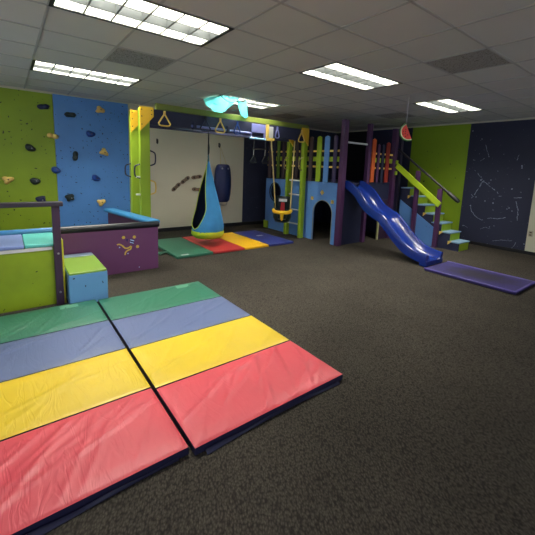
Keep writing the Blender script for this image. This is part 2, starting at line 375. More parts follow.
# ---------------------------------------------------------------- ceiling fittings
glow = emit('tube_light', (1.0, .97, .86, 1), LAMP)
glow_dim = emit('lens_between_tubes', (.93, .97, .95, 1), 6)
metal_grey = mat('grey_louver_edge', (120, 122, 116), .5)
def ceiling_light(x, y, label):
    t = thing('ceiling_light', label, 'ceiling light', (x, y, H), 'recessed ceiling lights'); W, L_ = DX, 2*DY
    x1, y1 = x+W, y+L_; f = MB(); z0, z1 = H-.008, H+.13
    for a, b in (((x, y), (x+.028, y1)), ((x1-.028, y), (x1, y1)), ((x, y), (x1, y+.028)), ((x, y1-.028), (x1, y1))):
        f.box((a[0], a[1], z0), (b[0], b[1], z1))
    f.box((x, y, z1), (x1, y1, z1+.01)); f.build('frame', metal_dark, t)
    w3 = (W-.056)/3
    for k in range(3): MB().box((x+.028+w3*k+.002, y+.028, H+.10), (x+.028+w3*(k+1)-.002, y1-.028, H+.11)).build('diffuser', glow if k != 1 else glow_dim, t)
    g = MB(); a0, a1, b0, b1 = x+.028, x1-.028, y+.028, y1-.028
    for k in range(0, 4): xx = a0+(a1-a0)*k/3; g.box((xx-.005, b0, H-.003), (xx+.005, b1, H+.095))
    for k in range(0, 7): yy = b0+(b1-b0)*k/6; g.box((a0, yy-.005, H-.003), (a1, yy+.005, H+.095))
    g.build('louver', louver_m, t)
    e = MB()
    for k in range(1, 3): xx = a0+(a1-a0)*k/3; e.box((xx-.007, b0, H-.0075), (xx+.007, b1, H-.0032))
    for k in range(1, 6): yy = b0+(b1-b0)*k/6; e.box((a0, yy-.007, H-.0075), (a1, yy+.007, H-.0032))
    e.build('louver_edge', metal_grey, t); return t
LL = ['long recessed ceiling light cut by the top edge of the photo, nearest the mats',
      'recessed ceiling light above the green and blue climbing wall',
      'recessed ceiling light in mid ceiling, uncovered, in front of the play fort',
      'recessed ceiling light nearest the green and navy far wall, right of the watermelon',
      'recessed ceiling light half veiled by a turquoise cloth over the monkey bars']
for (x, y), l in zip(LT, LL): ceiling_light(x, y, l)
VLB = ['dark grey square ceiling panel right of the uncovered middle lights', 'stained grey ceiling panel between the two left lights',
       'small dark ceiling panel near the watermelon string, far back', 'dark ceiling panel above the right end of the monkey bars']
for (x, y), l in zip(VT, VLB):
    v = thing('ceiling_panel', l, 'ceiling panel', (x, y, H), 'grey return panels in the ceiling')
    MB().box((x+.012, y+.012, H-.003), (x+DX-.012, y+DY-.012, H+.012)).build('panel', vent_m, v)
    fr = MB()
    for a, b in (((x+.001, y+.001), (x+DX-.001, y+.014)), ((x+.001, y+DY-.014), (x+DX-.001, y+DY-.001)), ((x+.001, y+.001), (x+.014, y+DY-.001)), ((x+DX-.014, y+.001), (x+DX-.001, y+DY-.001))):
        fr.box((a[0], a[1], H-.009), (b[0], b[1], H+.012))
    fr.build('frame', bar_m, v)
# turquoise cloth slung under the light
cloth_m = bpy.data.materials.new('turquoise_cloth'); cloth_m.use_nodes = True
N, L = nodes(cloth_m); b = N['Principled BSDF']; b.inputs['Base Color'].default_value = (.46, .90, .91, 1); b.inputs['Roughness'].default_value = .8
tr = N.new('ShaderNodeBsdfTranslucent'); tr.inputs[0].default_value = (.46, .94, .95, 1); mxs = N.new('ShaderNodeMixShader'); mxs.inputs[0].default_value = .6
L.new(b.outputs[0], mxs.inputs[1]); L.new(tr.outputs[0], mxs.inputs[2]); L.new(mxs.outputs[0], N['Material Output'].inputs[0])
cl = thing('light_cover_cloth', 'turquoise gauzy cloth hung in folds below a ceiling light', 'cloth', (-5.5, 3.2, 2.4))
def cloth_f(u, v):   # u along x, v along y
    x = -5.88+.56*u; y = 2.86+.07*u+v*(.56-.22*u)
    z = 2.707-.21*math.sin(pi*v)**.6*(1-u)**.7*(1+.15*math.sin(11*v+2))-.03*math.sin(pi*u)*math.sin(pi*v)-.010*math.sin(18*v+6*u)*math.sin(pi*v)
    return (x, y, min(z, 2.705))
def tail_f(u, v):    # strip hanging from the front corner down behind the green beam
    x = -5.34-.36*v; y = 3.22+.20*u*(1-.3*v)+.36*v
    z = 2.70-.34*v-.05*math.sin(pi*u)*(1-v)+.012*math.sin(10*v+6*u)
    return (x, y, z)
MB().grid(cloth_f, 18, 18).build('cloth', cloth_m, cl, smooth=True, solid=.003)
MB().grid(tail_f, 6, 12).build('hanging_strip', cloth_m, cl, smooth=True, solid=.003)
MB().tube(crv([(-5.36, 2.9, 2.712), (-5.35, 3.1, 2.62), (-5.33, 3.45, 2.69), (-5.32, 3.9, 2.705)]), .006, 6).build('cord', strap_m, cl)
MB().tube(crv([(-5.95, 2.9, 2.712), (-5.6, 3.0, 2.60), (-5.3, 3.42, 2.70)]), .006, 6).build('cord', strap_m, cl)

# ---------------------------------------------------------------- climbing wall
green_p = tag(MB().box((XL, -1.9, .02), (XL+.03, .742, 2.68)).build('climbing_wall_panel', climb_green, loc=(XL, -.6, 0), bevel=.003),
    'lime green climbing wall board with dark scuffs, at the far left', 'climbing wall')
blue_p = tag(MB().box((XL, .748, .02), (XL+.03, 2.03, 2.69)).build('climbing_wall_panel', climb_blue, loc=(XL, 1.4, 0), bevel=.003),
    'tall sky blue climbing wall board beside the lime green one', 'climbing wall')
HOLDS = [(0.595, 2.444, 'n', 'navy two-lobed climbing hold highest on the green board'), (1.008, 2.356, 'k', 'black double-lobed climbing hold highest on the blue board'),
 (1.501, 2.511, 'y', 'yellow climbing hold near the top of the blue board'), (.715, 1.947, 'y', 'yellow climbing hold on the seam of green and blue boards'),
 (1.328, 2.04, 'b', 'blue climbing hold in the upper middle of the blue board'), (.366, 1.71, 'k', 'black climbing hold on the green board below the highest navy one'),
 (1.057, 1.607, 'k', 'dark upright climbing hold with two pale bolts on the blue board'), (1.546, 1.71, 'y', 'yellow climbing hold at mid height of the blue board'),
 (.735, 1.333, 'b', 'blue bowl-shaped climbing hold on the seam of the two boards'), (1.394, 1.195, 'b', 'blue rounded climbing hold above the pit on the blue board'),
 (.01, 1.141, 'y', 'yellow triangular climbing hold at the left edge of the photo'), (.407, 1.127, 'k', 'dark grey rough climbing hold on the lower green board'),
 (.94, .807, 'k', 'dark green heart-shaped climbing hold low on the blue board'), (1.467, .704, 'y', 'yellow climbing hold lowest on the blue board, above the pit rim'),
 (.48, .78, 'n', 'small navy climbing hold half hidden behind the handrail')]
HM = {'n': hold_navy, 'k': hold_black, 'y': hold_yel, 'b': hold_blue}
SHAPE = 'ddtdrrdtrrtrhth'
def boltm(c, r, n, parent, m=None):
    c, n = Vector(c), Vector(n); a, u = frame_of(n); g = MB(); P = []
    for rr, h in ((r, 0), (r, .5*r), (.5*r, .7*r)): P += [c+n*h+(a*math.cos(k*pi/5)+u*math.sin(k*pi/5))*rr for k in range(10)]
    fs = [(i*10+k, i*10+(k+1) % 10, (i+1)*10+(k+1) % 10, (i+1)*10+k) for i in range(2) for k in range(10)]+[tuple(range(20, 30)), tuple(range(9, -1, -1))]
    return g.add(P, fs).build('bolt', m or steel, parent)
for i, (y, z, c, l) in enumerate(HOLDS):
    t = thing('climbing_hold', l, 'climbing hold', (XL+.03, y, z), 'climbing holds on the boards')
    h = MB(); x = XL+.03; sh = SHAPE[i]; n_, m_ = 20, 9
    a = {6: 1.45, 7: -.5, 3: -.2, 2: -.1, 13: .6, 10: .5}.get(i, random.uniform(-.3, .3)); ca, sa = math.cos(a), math.sin(a)
    def rim(th):
        if sh == 'd': return .068+.024*math.cos(2*th)
        if sh == 't': return .072+.018*math.cos(3*th+.5)+.012*math.cos(th)
        if sh == 'h': return .074+.016*math.sin(th)-.012*math.cos(4*th)
        return .070+.008*math.cos(2*th+1)+.006*math.cos(3*th)
    jit = [1+random.uniform(-.06, .06) for _ in range(n_)]
    vs = []
    for j in range(m_+1):
        q = j/m_; k_ = math.cos(q*pi/2)**.7 if j < m_ else 0; hgt = .062*math.sin(q*pi/2)
        for k in range(n_):
            th = 2*pi*k/n_; r = rim(th)*k_*jit[k]; py, pz = r*math.cos(th)*1.05, r*math.sin(th)*.92
            dip = (.022*math.exp(-(((py)/.022)**2)) if sh == 'd' else .012*math.exp(-((py-.03)**2+(pz-.01)**2)/.0008))*(q**.5)
            vs.append((x+max(hgt-dip, 0), y+py*ca-pz*sa, z+py*sa+pz*ca))
    h.add(vs, [(j*n_+k, j*n_+(k+1) % n_, (j+1)*n_+(k+1) % n_, (j+1)*n_+k) for j in range(m_) for k in range(n_)]+[tuple(range(n_-1, -1, -1))])
    h.build('hold', HM[c], t, smooth=True)
    for sgn in ((-1, 1) if sh == 'd' else (1,)):
        d_ = sgn*(.045 if sh == 'd' else .02)
        boltm((x+(.048 if sh == 'd' else .052), y+d_*ca, z+d_*sa), .011, (1, 0, 0), t, steel if c in 'nk' else wood_brown)

# ---------------------------------------------------------------- padded pit
pit = thing('play_pit', 'purple walled play pit with padded rim below the blue climbing board', 'play pit', (-5.6, .5, 0))
MB().box((-4.98, -1.9, 0), (-4.945, 1.70, .64)).build('front_wall', purple, pit, bevel=.004)
e0, e1 = Vector((-4.98, 1.68, 0)), Vector((-6.62, 1.405, 0))
MB().beam(e0+Vector((0, 0, .32)), e1+Vector((0, 0, .32)), .035, .64, up=(0, 0, 1)).build('end_wall', purple, pit)
zr = .66
MB().tube([(-4.965, -1.9, zr), (-4.965, .42, zr)], .046, 16).build('blue_rim_roll', teal_vinyl, pit, smooth=True)
MB().tube([(-4.965, .42, zr), (-4.965, .6, zr), (-4.965, 1.2, zr), (-4.965, 1.62, zr), (-4.965, 1.715, zr)], [.046, .045, .047, .045, .043], 16).build('black_rim_roll', black_vinyl, pit, smooth=True)
dd = (e1-e0).normalized(); nn = Vector((-dd.y, dd.x, 0))
if nn.x < 0: nn = -nn
rp = MB(); a = e0-dd*(-.03)+Vector((0, 0, .68)); b_ = e1+Vector((0, 0, .68))
rp.beam(a, b_, .19, .06, up=(0, 0, 1)); rp.build('blue_rim_pad', teal_vinyl, pit, bevel=.025, seg=3)
def pixx(px, py, X):
    d = fw+cr*((px-277.65)/343.4926)-cu*((py-219.74)/343.4926); k = X/d.x
    return (d.y*k, CAMZ+d.z*k)
X0 = -4.945; PM = [mural_yel, mural_navy, mural_blue]
def dot(px, py, r, mi):
    y, z = pixx(px, py, X0); em = MB(); em.prism([(r*math.cos(t*pi/6), r*math.sin(t*pi/6)) for t in range(12)], (X0, y, z), (0, 1, 0), (0, 0, 1), (1, 0, 0), .002).build('painted_dot', PM[mi], pit)
def squig(pts, r, mi):
    P = crv([(X0+.001,)+pixx(*q, X0) for q in pts], 5)
    em = MB()
    for i, p_ in enumerate(P):
        d = (P[min(i+1, len(P)-1)]-P[max(i-1, 0)]).normalized(); n_ = Vector((0, -d.z, d.y))*r/2; o_ = Vector((.002, 0, 0)); em.v += [p_-n_, p_+n_, p_-n_+o_, p_+n_+o_]
    for i in range(len(P)-1):
        a, b = 4*i, 4*i+4
        for q in ((a, b, b+1, a+1), (a+2, a+3, b+3, b+2), (a, a+2, b+2, b), (a+1, b+1, b+3, a+3)): em.f.append(q); em.mi.append(0)
    em.build('painted_streamer', PM[mi], pit)
sq = lambda P, mi, th: MB().prism([pixx(*q, X0) for q in P], (X0, 0, 0), (0, 1, 0), (0, 0, 1), (1, 0, 0), th).build('painted_popper', PM[mi], pit)
for q in ((123.5, 237.5), (134.3, 237), (137.5, 246.5)): dot(*q, .022, 0)
squig([(117, 245), (119, 244.3), (122, 245.5), (125, 248), (128, 248), (131, 246)], .018, 0)
squig([(131.5, 246), (130.5, 249), (127.5, 250.5), (125.5, 252.5), (125, 255)], .018, 0)
sq([(130, 238.5), (134.5, 240), (133.5, 244.5), (129.5, 242.8)], 1, .002)
sq([(130.3, 239.3), (134.2, 240.3), (134, 241.2), (130.1, 240.3)], 2, .003); sq([(130, 241.6), (133.7, 242.8), (133.5, 243.6), (129.8, 242.5)], 2, .003)
sq([(125.8, 239.5), (128.2, 238.5), (127.2, 242.5)], 1, .002); dot(119.5, 247.5, .008, 2); dot(128, 253.5, .009, 2); dot(139.3, 267, .008, 2)

# ---------------------------------------------------------------- platform with handrail, step block
pl = thing('climb_on_platform', 'lime green boxed platform with pastel pads and dark handrail at the left edge', 'play platform', (-4.5, -.6, 0))
MB().box((-4.9, -1.6, 0), (-4.2, .40, .63)).build('body', box_green, pl, bevel=.004)
MB().box((-4.9, .402, 0), (-4.17, .432, .70)).build('edge_board', mat('yellow_green_edge_paint', (196, 190, 40), .45), pl, bevel=.004)
MB().box((-4.86, -1.6, .632), (-4.2, +.10, .668)).build('lilac_pad', lil_pad, pl, bevel=.012, seg=3)
MB().box((-4.86, .104, .632), (-4.2, .395, .668)).build('aqua_pad', aqua_pad, pl, bevel=.012, seg=3)
MB().box((-4.2, -1.6, .60), (-4.192, .335, .632)).build('white_edge_strip', white, pl)
MB().box((-4.196, .345, 0), (-4.15, .415, 1.06)).build('handrail_post', dark_purple, pl, bevel=.004)
for z in (.14, .56): boltm((-4.15, .382, z), .011, (1, 0, 0), pl)
MB().box((-4.225, -1.6, 1.06), (-4.125, .445, 1.105)).build('handrail', mat('dark_rail_paint', (44, 38, 52), .45), pl, bevel=.006)
sb = thing('step_block', 'light blue step block with lime pad between platform and pit', 'step block', (-4.45, .62, 0))
MB().box((-4.90, .45, 0), (-4.03, .82, .335)).build('body', cube_blue, sb, bevel=.004)
MB().box((-4.72, .455, .337), (-4.035, .815, .362)).build('lime_pad', mat('lime_pad_vinyl', (128, 162, 58), .4, bump=.1, bscale=12), sb, bevel=.008, seg=3)
MB().box((-4.90, .455, .337), (-4.722, .815, .362)).build('grey_pad_strip', mat('grey_blue_pad_vinyl', (120, 136, 160), .4), sb, bevel=.008, seg=3)

# ---------------------------------------------------------------- two folding gym mats at the front
def gym_mat(x0, x1, y0, y1, label, seed, turn=0, shift=(0, 0)):
    t = thing('gym_mat', label, 'gym mat', ((x0+x1)/2, (y0+y1)/2, 0), 'large striped folding mats in front'); rnd = random.Random(seed)
    names = [(m_red, 'red'), (m_yel, 'yellow'), (m_blue, 'grey blue'), (m_green, 'green')]
    Wp = (x1-x0)/4
    for k, (m, cn) in enumerate(names):
        a1 = x1-k*Wp-(.006 if k else .004); a0 = x1-(k+1)*Wp+.006
        waves = [(rnd.uniform(.1, .9), rnd.uniform(.1, .9), rnd.uniform(-1.3, -.35), rnd.uniform(.15, .55), rnd.uniform(.003, .008)*(1.25 if m is m_red else .7)) for _ in range(18 if m is m_red else 9)]
        def top(u, v, a0=a0, a1=a1, waves=waves):
            x = a0+(a1-a0)*u; y = y0+.004+(y1-y0-.008)*v
            ed = min(u, 1-u)*(a1-a0); ev = min(v, 1-v)*(y1-y0)
            z = .052+.006*min(1, ed/.08)*min(1, ev/.08)
            e_ = min(ed, ev)
            if e_ < .015: z -= .005*(1-e_/.015)**2
            for cu_, cv_, an, ln, am in waves:
                px, py = (u-cu_)*(a1-a0), (v-cv_)*(y1-y0)
                s = px*math.cos(an)+py*math.sin(an); q = -px*math.sin(an)+py*math.cos(an)+.15*s*s
                z += am*math.exp(-(q/.016)**2)*math.exp(-(s/ln)**2)*min(1, e_/.03)
            return (x, y, z)
        g = MB(); nu, nv = 50, 90; g.grid(top, nu, nv)
        # skirt to the floor
        ring = [i*(nv+1) for i in range(nu+1)]+[nu*(nv+1)+j for j in range(1, nv+1)]+[i*(nv+1)+nv for i in range(nu-1, -1, -1)]+[j for j in range(nv-1, 0, -1)]
        base = len(g.v); g.v += [Vector((g.v[i].x, g.v[i].y, .004)) for i in ring]; n_ = len(ring)
        for i in range(n_):
            j = (i+1) % n_; g.f.append((ring[i], ring[j], base+j, base+i)); g.mi.append(1)
        g.f.append(tuple(base+i for i in range(n_))); g.mi.append(1)
        p = g.build('panel', [m, m_navy], t, smooth=True); p['label'] = cn+' panel of the mat'
    for k in range(1, 4):
        xx = x1-k*Wp; MB().box((xx-.0052, y0+.006, .004), (xx+.0052, y1-.006, .040)).build('hinge_strip', m_navy, t)
    fl = MB()   # fastening flap lying at the foot of the red end
    fl.grid(lambda u, v: (x1+.002+.05*u*(.5+.5*math.sin(3.1*v+seed)), y0+.06+(y1-y0-.12)*v, .016*(1-u)+.003+.004*math.sin(20*v)*(1-u)), 4, 30)
    fl.build('fastening_flap', m_navy, t, smooth=True, solid=.003)
    t.rotation_euler.z = turn; t.location = (t.location.x+shift[0], t.location.y+shift[1], 0)
    tg = MB().grid(lambda u, v: (x0+.06+.09*u, y1-.34+.16*v, .0595), 1, 1); tg.build('label_print', mat('mat_label_print', (104, 160, 132), .5), t, solid=.001)
gym_mat(-3.97, -1.51, .700, 1.88, 'striped green blue yellow red gym mat, right one of the front pair', 3)
gym_mat(-4.0, -1.54, -.50, .684, 'striped green blue yellow red gym mat, left one, cut by the frame', 8)

# ---------------------------------------------------------------- monkey bars
mk = thing('monkey_bars', 'lime green monkey bar frame with yellow gussets and navy beam before the cream wall', 'monkey bars', (-5.85, 3.4, 0))
XA, XB = -5.6, -6.1
for x in (XA, XB):
    MB().box((x-.09, 1.665, 0), (x, 1.815, 2.365)).build('post', lime, mk, bevel=.004)
    g = MB(); g.prism([(1.66, 2.385), (1.872, 2.385), (1.872, 2.25), (1.668, 2.02)], (x+.001, 0, 0), (0, 1, 0), (0, 0, 1), (1, 0, 0), .02)
    gs = g.build('gusset', yellow, mk)
    for yy, zz in ((1.69, 2.34), (1.69, 2.24), (1.69, 2.12), (1.84, 2.34), (1.84, 2.28)): boltm((x+.021, yy, zz), .009, (1, 0, 0), gs, metal_dark)
for x in (XA, XB):
    MB().box((x-.09, 5.09, 0), (x, 5.19, 2.365)).build('post', lime, mk, bevel=.004)
    g = MB(); g.prism([(4.99, 2.40), (5.195, 2.40), (5.195, 2.03), (4.99, 2.25)], (x+.001, 0, 0), (0, 1, 0), (0, 0, 1), (1, 0, 0), .02)
    g.build('gusset', yellow, mk)
for x in (XA, XB): MB().box((x-.045, 1.82, 2.13), (x-.002, 5.08, 2.368)).build('beam', navy, mk, bevel=.004)
MB().box((XA-.045, 1.915, 2.372), (XA+.0, 5.2, 2.468)).build('top_beam', mat('shaded_beam_green', (112, 124, 48), .5, var=.06), mk, bevel=.004)  # green beam, its backlit shade put into the darker olive colour
for k in range(9):
    y = 2.1+k*.36; MB().tube([(XB-.001, y, 2.22), (XA-.046, y, 2.22)], .017, 10).build('rung', lav if k % 2 else navy, mk, smooth=True)
MB().tube([(-5.579, 2.5, 2.175), (-5.579, 3.70, 2.165)], .022, 12).build('lavender_rail', lav, mk, smooth=True)
MB().box((-5.575, 3.70, 2.185), (-5.555, 4.02, 2.345)).build('lavender_panel', lav, mk, bevel=.006)
for y in (2.52, 3.16): MB().box((-5.602, y, 2.12), (-5.53, y+.05, 2.24)).build('rail_bracket', navy, mk, bevel=.004)
def dgrip(p0, p1, out, m, r=.011):
    p0, p1, out = Vector(p0), Vector(p1), Vector(out); d = p1-p0
    MB().tube(crv([p0, p0+out*.8+d*.12, p0+out+d*.3, p0+out+d*.7, p0+out*.8+d*.88, p1], 5), r, 8).build('grab_handle', m, mk, smooth=True)
dgrip((-5.63, 1.816, 1.49), (-5.63, 1.816, 1.73), (0, .09, 0), navy); dgrip((-5.63, 1.816, 1.03), (-5.63, 1.816, 1.26), (0, .09, 0), pale_yellow)
dgrip((-5.63, 1.664, 1.29), (-5.63, 1.664, 1.51), (0, -.08, 0), navy); dgrip((-6.13, 1.664, 1.29), (-6.13, 1.664, 1.51), (0, -.09, 0), navy)
for z in (1.02, 1.30): MB().box((-5.66, 1.60, z), (-5.62, 1.664, z+.025)).build('step_peg', white, mk, bevel=.004)
tan_grip = mat('tan_grip', (150, 136, 96), .5)
dgrip((-5.63, 5.089, 1.50), (-5.63, 5.089, 1.78), (0, -.10, 0), tan_grip); dgrip((-6.13, 5.089, 1.50), (-6.13, 5.089, 1.78), (0, -.10, 0), tan_grip)
for z in (.29, .61, .955, 1.275): MB().tube([(XB, 5.15, z), (XA-.09, 5.15, z)], .017, 10).build('ladder_rung', white, mk, smooth=True)

# triangular rings hung on the beam
def ring(y, zt, zb, wd, m, label, x=-5.585):
    t = thing('hanging_ring', label, 'hanging ring', (x, y, zt), 'triangular rings hung on the monkey bars')
    MB().tube([(x, y-.012, zt-.06), (x, y-.02, zt-.075), (x, y-wd/2, zb+.035), (x, y-wd/2+.015, zb+.008), (x, y-wd/2+.04, zb), (x, y+wd/2-.04, zb), (x, y+wd/2-.015, zb+.008), (x, y+wd/2, zb+.035), (x, y+.02, zt-.075), (x, y+.012, zt-.06)], .013, 8, closed=True).build('handle', m, t, smooth=True)
    MB().box((x-.012, y-.018, zt-.075), (x+.012, y+.018, zt)).build('hanger_strap', strap_m if m is navy or m is hold_navy else m, t, bevel=.004)
ring(2.045, 2.36, 2.13, .19, pale_yellow, 'pale yellow triangular hand ring nearest the left yellow gusset')
ring(2.735, 2.36, 2.12, .19, hold_navy, 'navy triangular hand ring above the blue pod swing', -5.542)
ring(3.02, 2.36, 2.115, .19, pale_yellow, 'pale yellow triangular hand ring right of the pod swing rope', -5.542)
ring(3.37, 2.34, 2.12, .13, hold_blue, 'blue hand ring just below the turquoise cloth', -5.542)
ring(4.33, 2.35, 2.13, .10, lav, 'small lavender hand ring just right of the yellow swing mount')
ring(4.965, 2.35, 2.10, .17, pale_yellow, 'yellow triangular hand ring at the right end gusset', -5.562)
# low trapeze bar and the trapeze with rings
tz = thing('trapeze', 'lavender and white trapeze bar hung between the beams right of the cloth', 'trapeze', (-5.565, 3.85, 2.1))
MB().tube([(-5.565, 3.66, 2.075), (-5.565, 4.03, 2.075)], .02, 10).build('bar', mat('pale_blue_bar', (150, 200, 230), .4), tz, smooth=True)
for y in (3.69, 4.0): MB().box((-5.575, y-.015, 2.08), (-5.555, y+.015, 2.184)).build('strap', lav, tz)
sm = thing('swing_mount', 'yellow swing mount strapped on the beam above the toddler swing rope', 'swing mount', (-5.57, 4.12, 2.1))
MB().box((-5.60, 4.045, 2.06), (-5.53, 4.085, 2.36)).box((-5.60, 4.08, 2.06), (-5.53, 4.22, 2.11)).build('bracket', pale_yellow, sm, bevel=.006)
MB().box((-5.60, 4.09, 2.115), (-5.54, 4.20, 2.33)).build('block', white, sm, bevel=.01)
tr_ = thing('ring_trapeze', 'dark trapeze bar with two triangle rings hung before the navy wall', 'trapeze', (-6.0, 4.2, 1.9))
MB().tube([(-6.0, 4.03, 1.90), (-6.0, 4.38, 1.915)], .013, 8).build('bar', metal_dark, tr_, smooth=True)
for y in (4.06, 4.35):
    MB().tube([(-6.0, y, 1.905), (-6.0, y, 2.215)], .007, 6).build('rope', strap_m, tr_)
    MB().tube([(-6.0, y, 1.90), (-6.0, y-.01, 1.78)], .009, 6).build('chain', steel, tr_)
    MB().tube([(-6.0, y, 1.78), (-6.0, y-.075, 1.66), (-6.0, y-.06, 1.625), (-6.0, y+.06, 1.625), (-6.0, y+.075, 1.66)], .009, 8, closed=True).build('ring', strap_m if y < 4.2 else metal_dark, tr_, smooth=True)

# pod swing
pc = (-5.85, 2.955); ps = thing('pod_swing', 'blue fabric pod swing with lime hem and navy inside, hung over the mat', 'pod swing', (pc[0], pc[1], .18))
PR = [(1.62, .016), (1.50, .045), (1.35, .085), (1.15, .14), (.95, .195), (.75, .245), (.58, .285), (.45, .31), (.34, .315), (.27, .30)]
def rad(z):
    for (z1, r1), (z2, r2) in zip(PR, PR[1:]):
        if z2 <= z <= z1: return r1+(r2-r1)*(z1-z)/(z1-z2)
    return PR[0][1] if z > PR[0][0] else PR[-1][1]
OA = math.radians(-82)
def half(z): return 0.02+.78*max(0, min(1, (1.60-z)/.8))**.6*max(0, min(1, (z-.36)/.35))**.5
def podp(z, t, k=1): r = rad(z)*.93*k*(1+.03*math.sin(7*t+3*z)); return (pc[0]+r*math.cos(t), pc[1]+r*math.sin(t), z)
def pod_sheet(k):
    nz_, na = 30, 40; m = MB()
    def fn(u, v):
        z = 1.62-(1.62-.27)*u; h = half(z) if .36 < z < 1.6 else .004
        return podp(z, OA+h+(2*pi-2*h)*v, k)
    return m.grid(fn, nz_, na)
pod_sheet(1).build('fabric', pod_blue, ps, smooth=True)
pod_sheet(.965).build('lining', pod_navy, ps, smooth=True)
hm = MB(); hm.lathe([(.02, .165), (.17, .17), (.245, .19), (.28, .225), (.30, .26), (.30, .30), (.296, .325), (.285, .30)], (pc[0], pc[1], 0), 40)
for i, p in enumerate(hm.v):
    t = math.atan2(p.y-pc[1], p.x-pc[0]); k = 1+.035*math.sin(18*t+p.z*30); p.x = pc[0]+(p.x-pc[0])*k; p.y = pc[1]+(p.y-pc[1])*k
hm.build('lime_hem', pod_lime, ps, smooth=True)
hm2 = MB().lathe([(.27, .27), (.27, .29), (.26, .33), (.15, .36), (.01, .365)], (pc[0], pc[1], 0), 30); hm2.build('seat_cushion', pod_navy, ps, smooth=True)
zs = [1.6-1.24*i/24 for i in range(25)]
edge = [podp(z, OA-half(z), 1.0) for z in zs]+[podp(z, OA+half(z), 1.0) for z in reversed(zs)]
MB().tube(edge, .0065, 8).build('lime_piping', pod_lime, ps, smooth=True)
MB().tube([(pc[0], pc[1], 1.60), (pc[0], pc[1], 1.72)], [.02, .012], 8).build('gathered_neck', mat('teal_strap', (60, 110, 110), .7), ps, smooth=True)
MB().tube([(pc[0], pc[1], 1.72), (pc[0]+.004, pc[1], 1.85), (pc[0]-.004, pc[1], 1.95), (pc[0], pc[1], 2.205)], [.016, .02, .013, .012], 8).build('rope', strap_m, ps, smooth=True)
MB().tube([(pc[0]+.016*math.cos(t*.6), pc[1]+.016*math.sin(t*.6), 1.72+.05*math.sin(t*.6)) for t in range(10)], .006, 6).build('carabiner', steel, ps)

# toddler bucket swing
sx, sy = -5.85, 4.76
tw = thing('toddler_swing', 'dark green bucket toddler swing with yellow T bar on two ropes', 'swing', (sx, sy, .35))
an = -.72; fx, fy = math.cos(an), math.sin(an); lx, ly = -fy, fx      # facing and sideways directions
def SP(s, f, z): return (sx+lx*s+fx*f, sy+ly*s+fy*f, z)
hull = MB()
def shell(u, v):    # u around front opening of a bucket, v height
    a = -.5*pi-1.05+(pi+2.1)*u; z = .37+.55*v
    w_ = .20*(1-.10*v)*(.72+.28*min(1, v*3)); d_ = .17*(.7+.3*min(1, v*3))
    s = w_*math.sin(a-pi/2+pi/2)*1.0; c = -math.cos(a)
    return SP(w_*math.sin(a), d_*(-math.cos(a))*.9, z-(0.26*v if abs(a) > 1.2 else 0)*min(1, (abs(a)-1.2)/.4))
hull.grid(shell, 36, 10); hull.build('bucket_back', mat('dark_green_plastic', (16, 34, 30), .35), tw, smooth=True, solid=.02)
st = MB(); st.lathe([(.01, -.02), (.12, -.012), (.17, .02), (.18, .06), (.16, .05), (.01, .035)], (sx, sy, .37), 24, sx=1, sy=1); st.build('seat', MATS['dark_green_plastic'], tw, smooth=True)
MB().prism([(-.09, .80), (.09, .80), (.09, .86), (-.09, .86)], SP(0, -.115, 0), (lx, ly, 0), (0, 0, 1), (fx, fy, 0), .012).build('white_label', white, tw)
MB().prism([(-.05, .58), (.05, .58), (.04, .78), (-.04, .78)], SP(0, -.11, 0), (lx, ly, 0), (0, 0, 1), (fx, fy, 0), .02).build('red_strap', red_pl, tw, bevel=.004)
tb_ = MB(); tb_.tube(crv([SP(-.19, .05, .62), SP(-.165, .15, .60), SP(-.08, .19, .59), SP(.08, .19, .59), SP(.165, .15, .60), SP(.19, .05, .62)], 5), .040, 10)
tb_.tube([SP(0, .195, .585), SP(0, .18, .46), SP(0, .13, .40)], [.042, .034, .03], 10); tb_.build('t_bar', yel_pl, tw, smooth=True)
MB().tube(crv([SP(-.175, .0, .62), SP(-.18, -.02, .9), (-5.84, 4.38, 2.10)], 4), .014, 8).build('rope', rope_m, tw, smooth=True)
MB().tube(crv([SP(.175, .0, .62), SP(.18, -.02, .9), (-5.84, 5.02, 2.13)], 4), .014, 8).build('rope', rope_m, tw, smooth=True)
for y, z in ((4.38, 2.10), (5.02, 2.13)): MB().tube([(-5.84, y, z-.005), (-5.84, y, 2.235)], .008, 6).build('hanger', steel, tw)

# punch bag, hooks and footprints on the cream wall
def hook(y, z, label):
    t = thing('wall_hook', label, 'hook', (XL, y, z), 'hooks on the cream wall')
    MB().box((XL, y-.016, z-.05), (XL+.008, y+.016, z+.05)).build('plate', metal_dark, t)
    MB().tube(crv([(XL+.008, y, z+.02), (XL+.05, y, z+.03), (XL+.065, y, z-.01), (XL+.05, y, z-.05), (XL+.02, y, z-.06)]), .009, 8).build('hook_arm', metal_dark, t, smooth=True)
hook(2.62, 2.008, 'small black wall hook near the left end of the cream wall'); hook(4.127, 2.03, 'small black wall hook holding the punch bag')
pb = thing('punch_bag', 'navy padded punch bag hung on the cream wall behind the pod swing', 'punch bag', (XL, 4.17, .6))
bg = MB(); prof = [(.02, 1.575), (.13, 1.57), (.17, 1.54), (.195, 1.46), (.22, 1.25), (.225, 1.05), (.21, .85), (.18, .70), (.14, .655), (.02, .65)]
bg.lathe([(r, z) for r, z in reversed(prof)], (XL+.145, 4.165, 0), 28, sx=.68, sy=1.0); bg.build('bag', bag_navy, pb, smooth=True)
MB().lathe([(.03, .56), (.09, .575), (.12, .65)], (XL+.145, 4.19, 0), 20, sx=.8).build('base_cap', mat('grey_cap', (168, 164, 152), .6), pb, smooth=True)
MB().tube([(XL+.145, 4.10, 1.57), (XL+.062, 4.127, 2.0), (XL+.145, 4.26, 1.57)], .006, 6).build('hanging_cord', rope_m, pb)
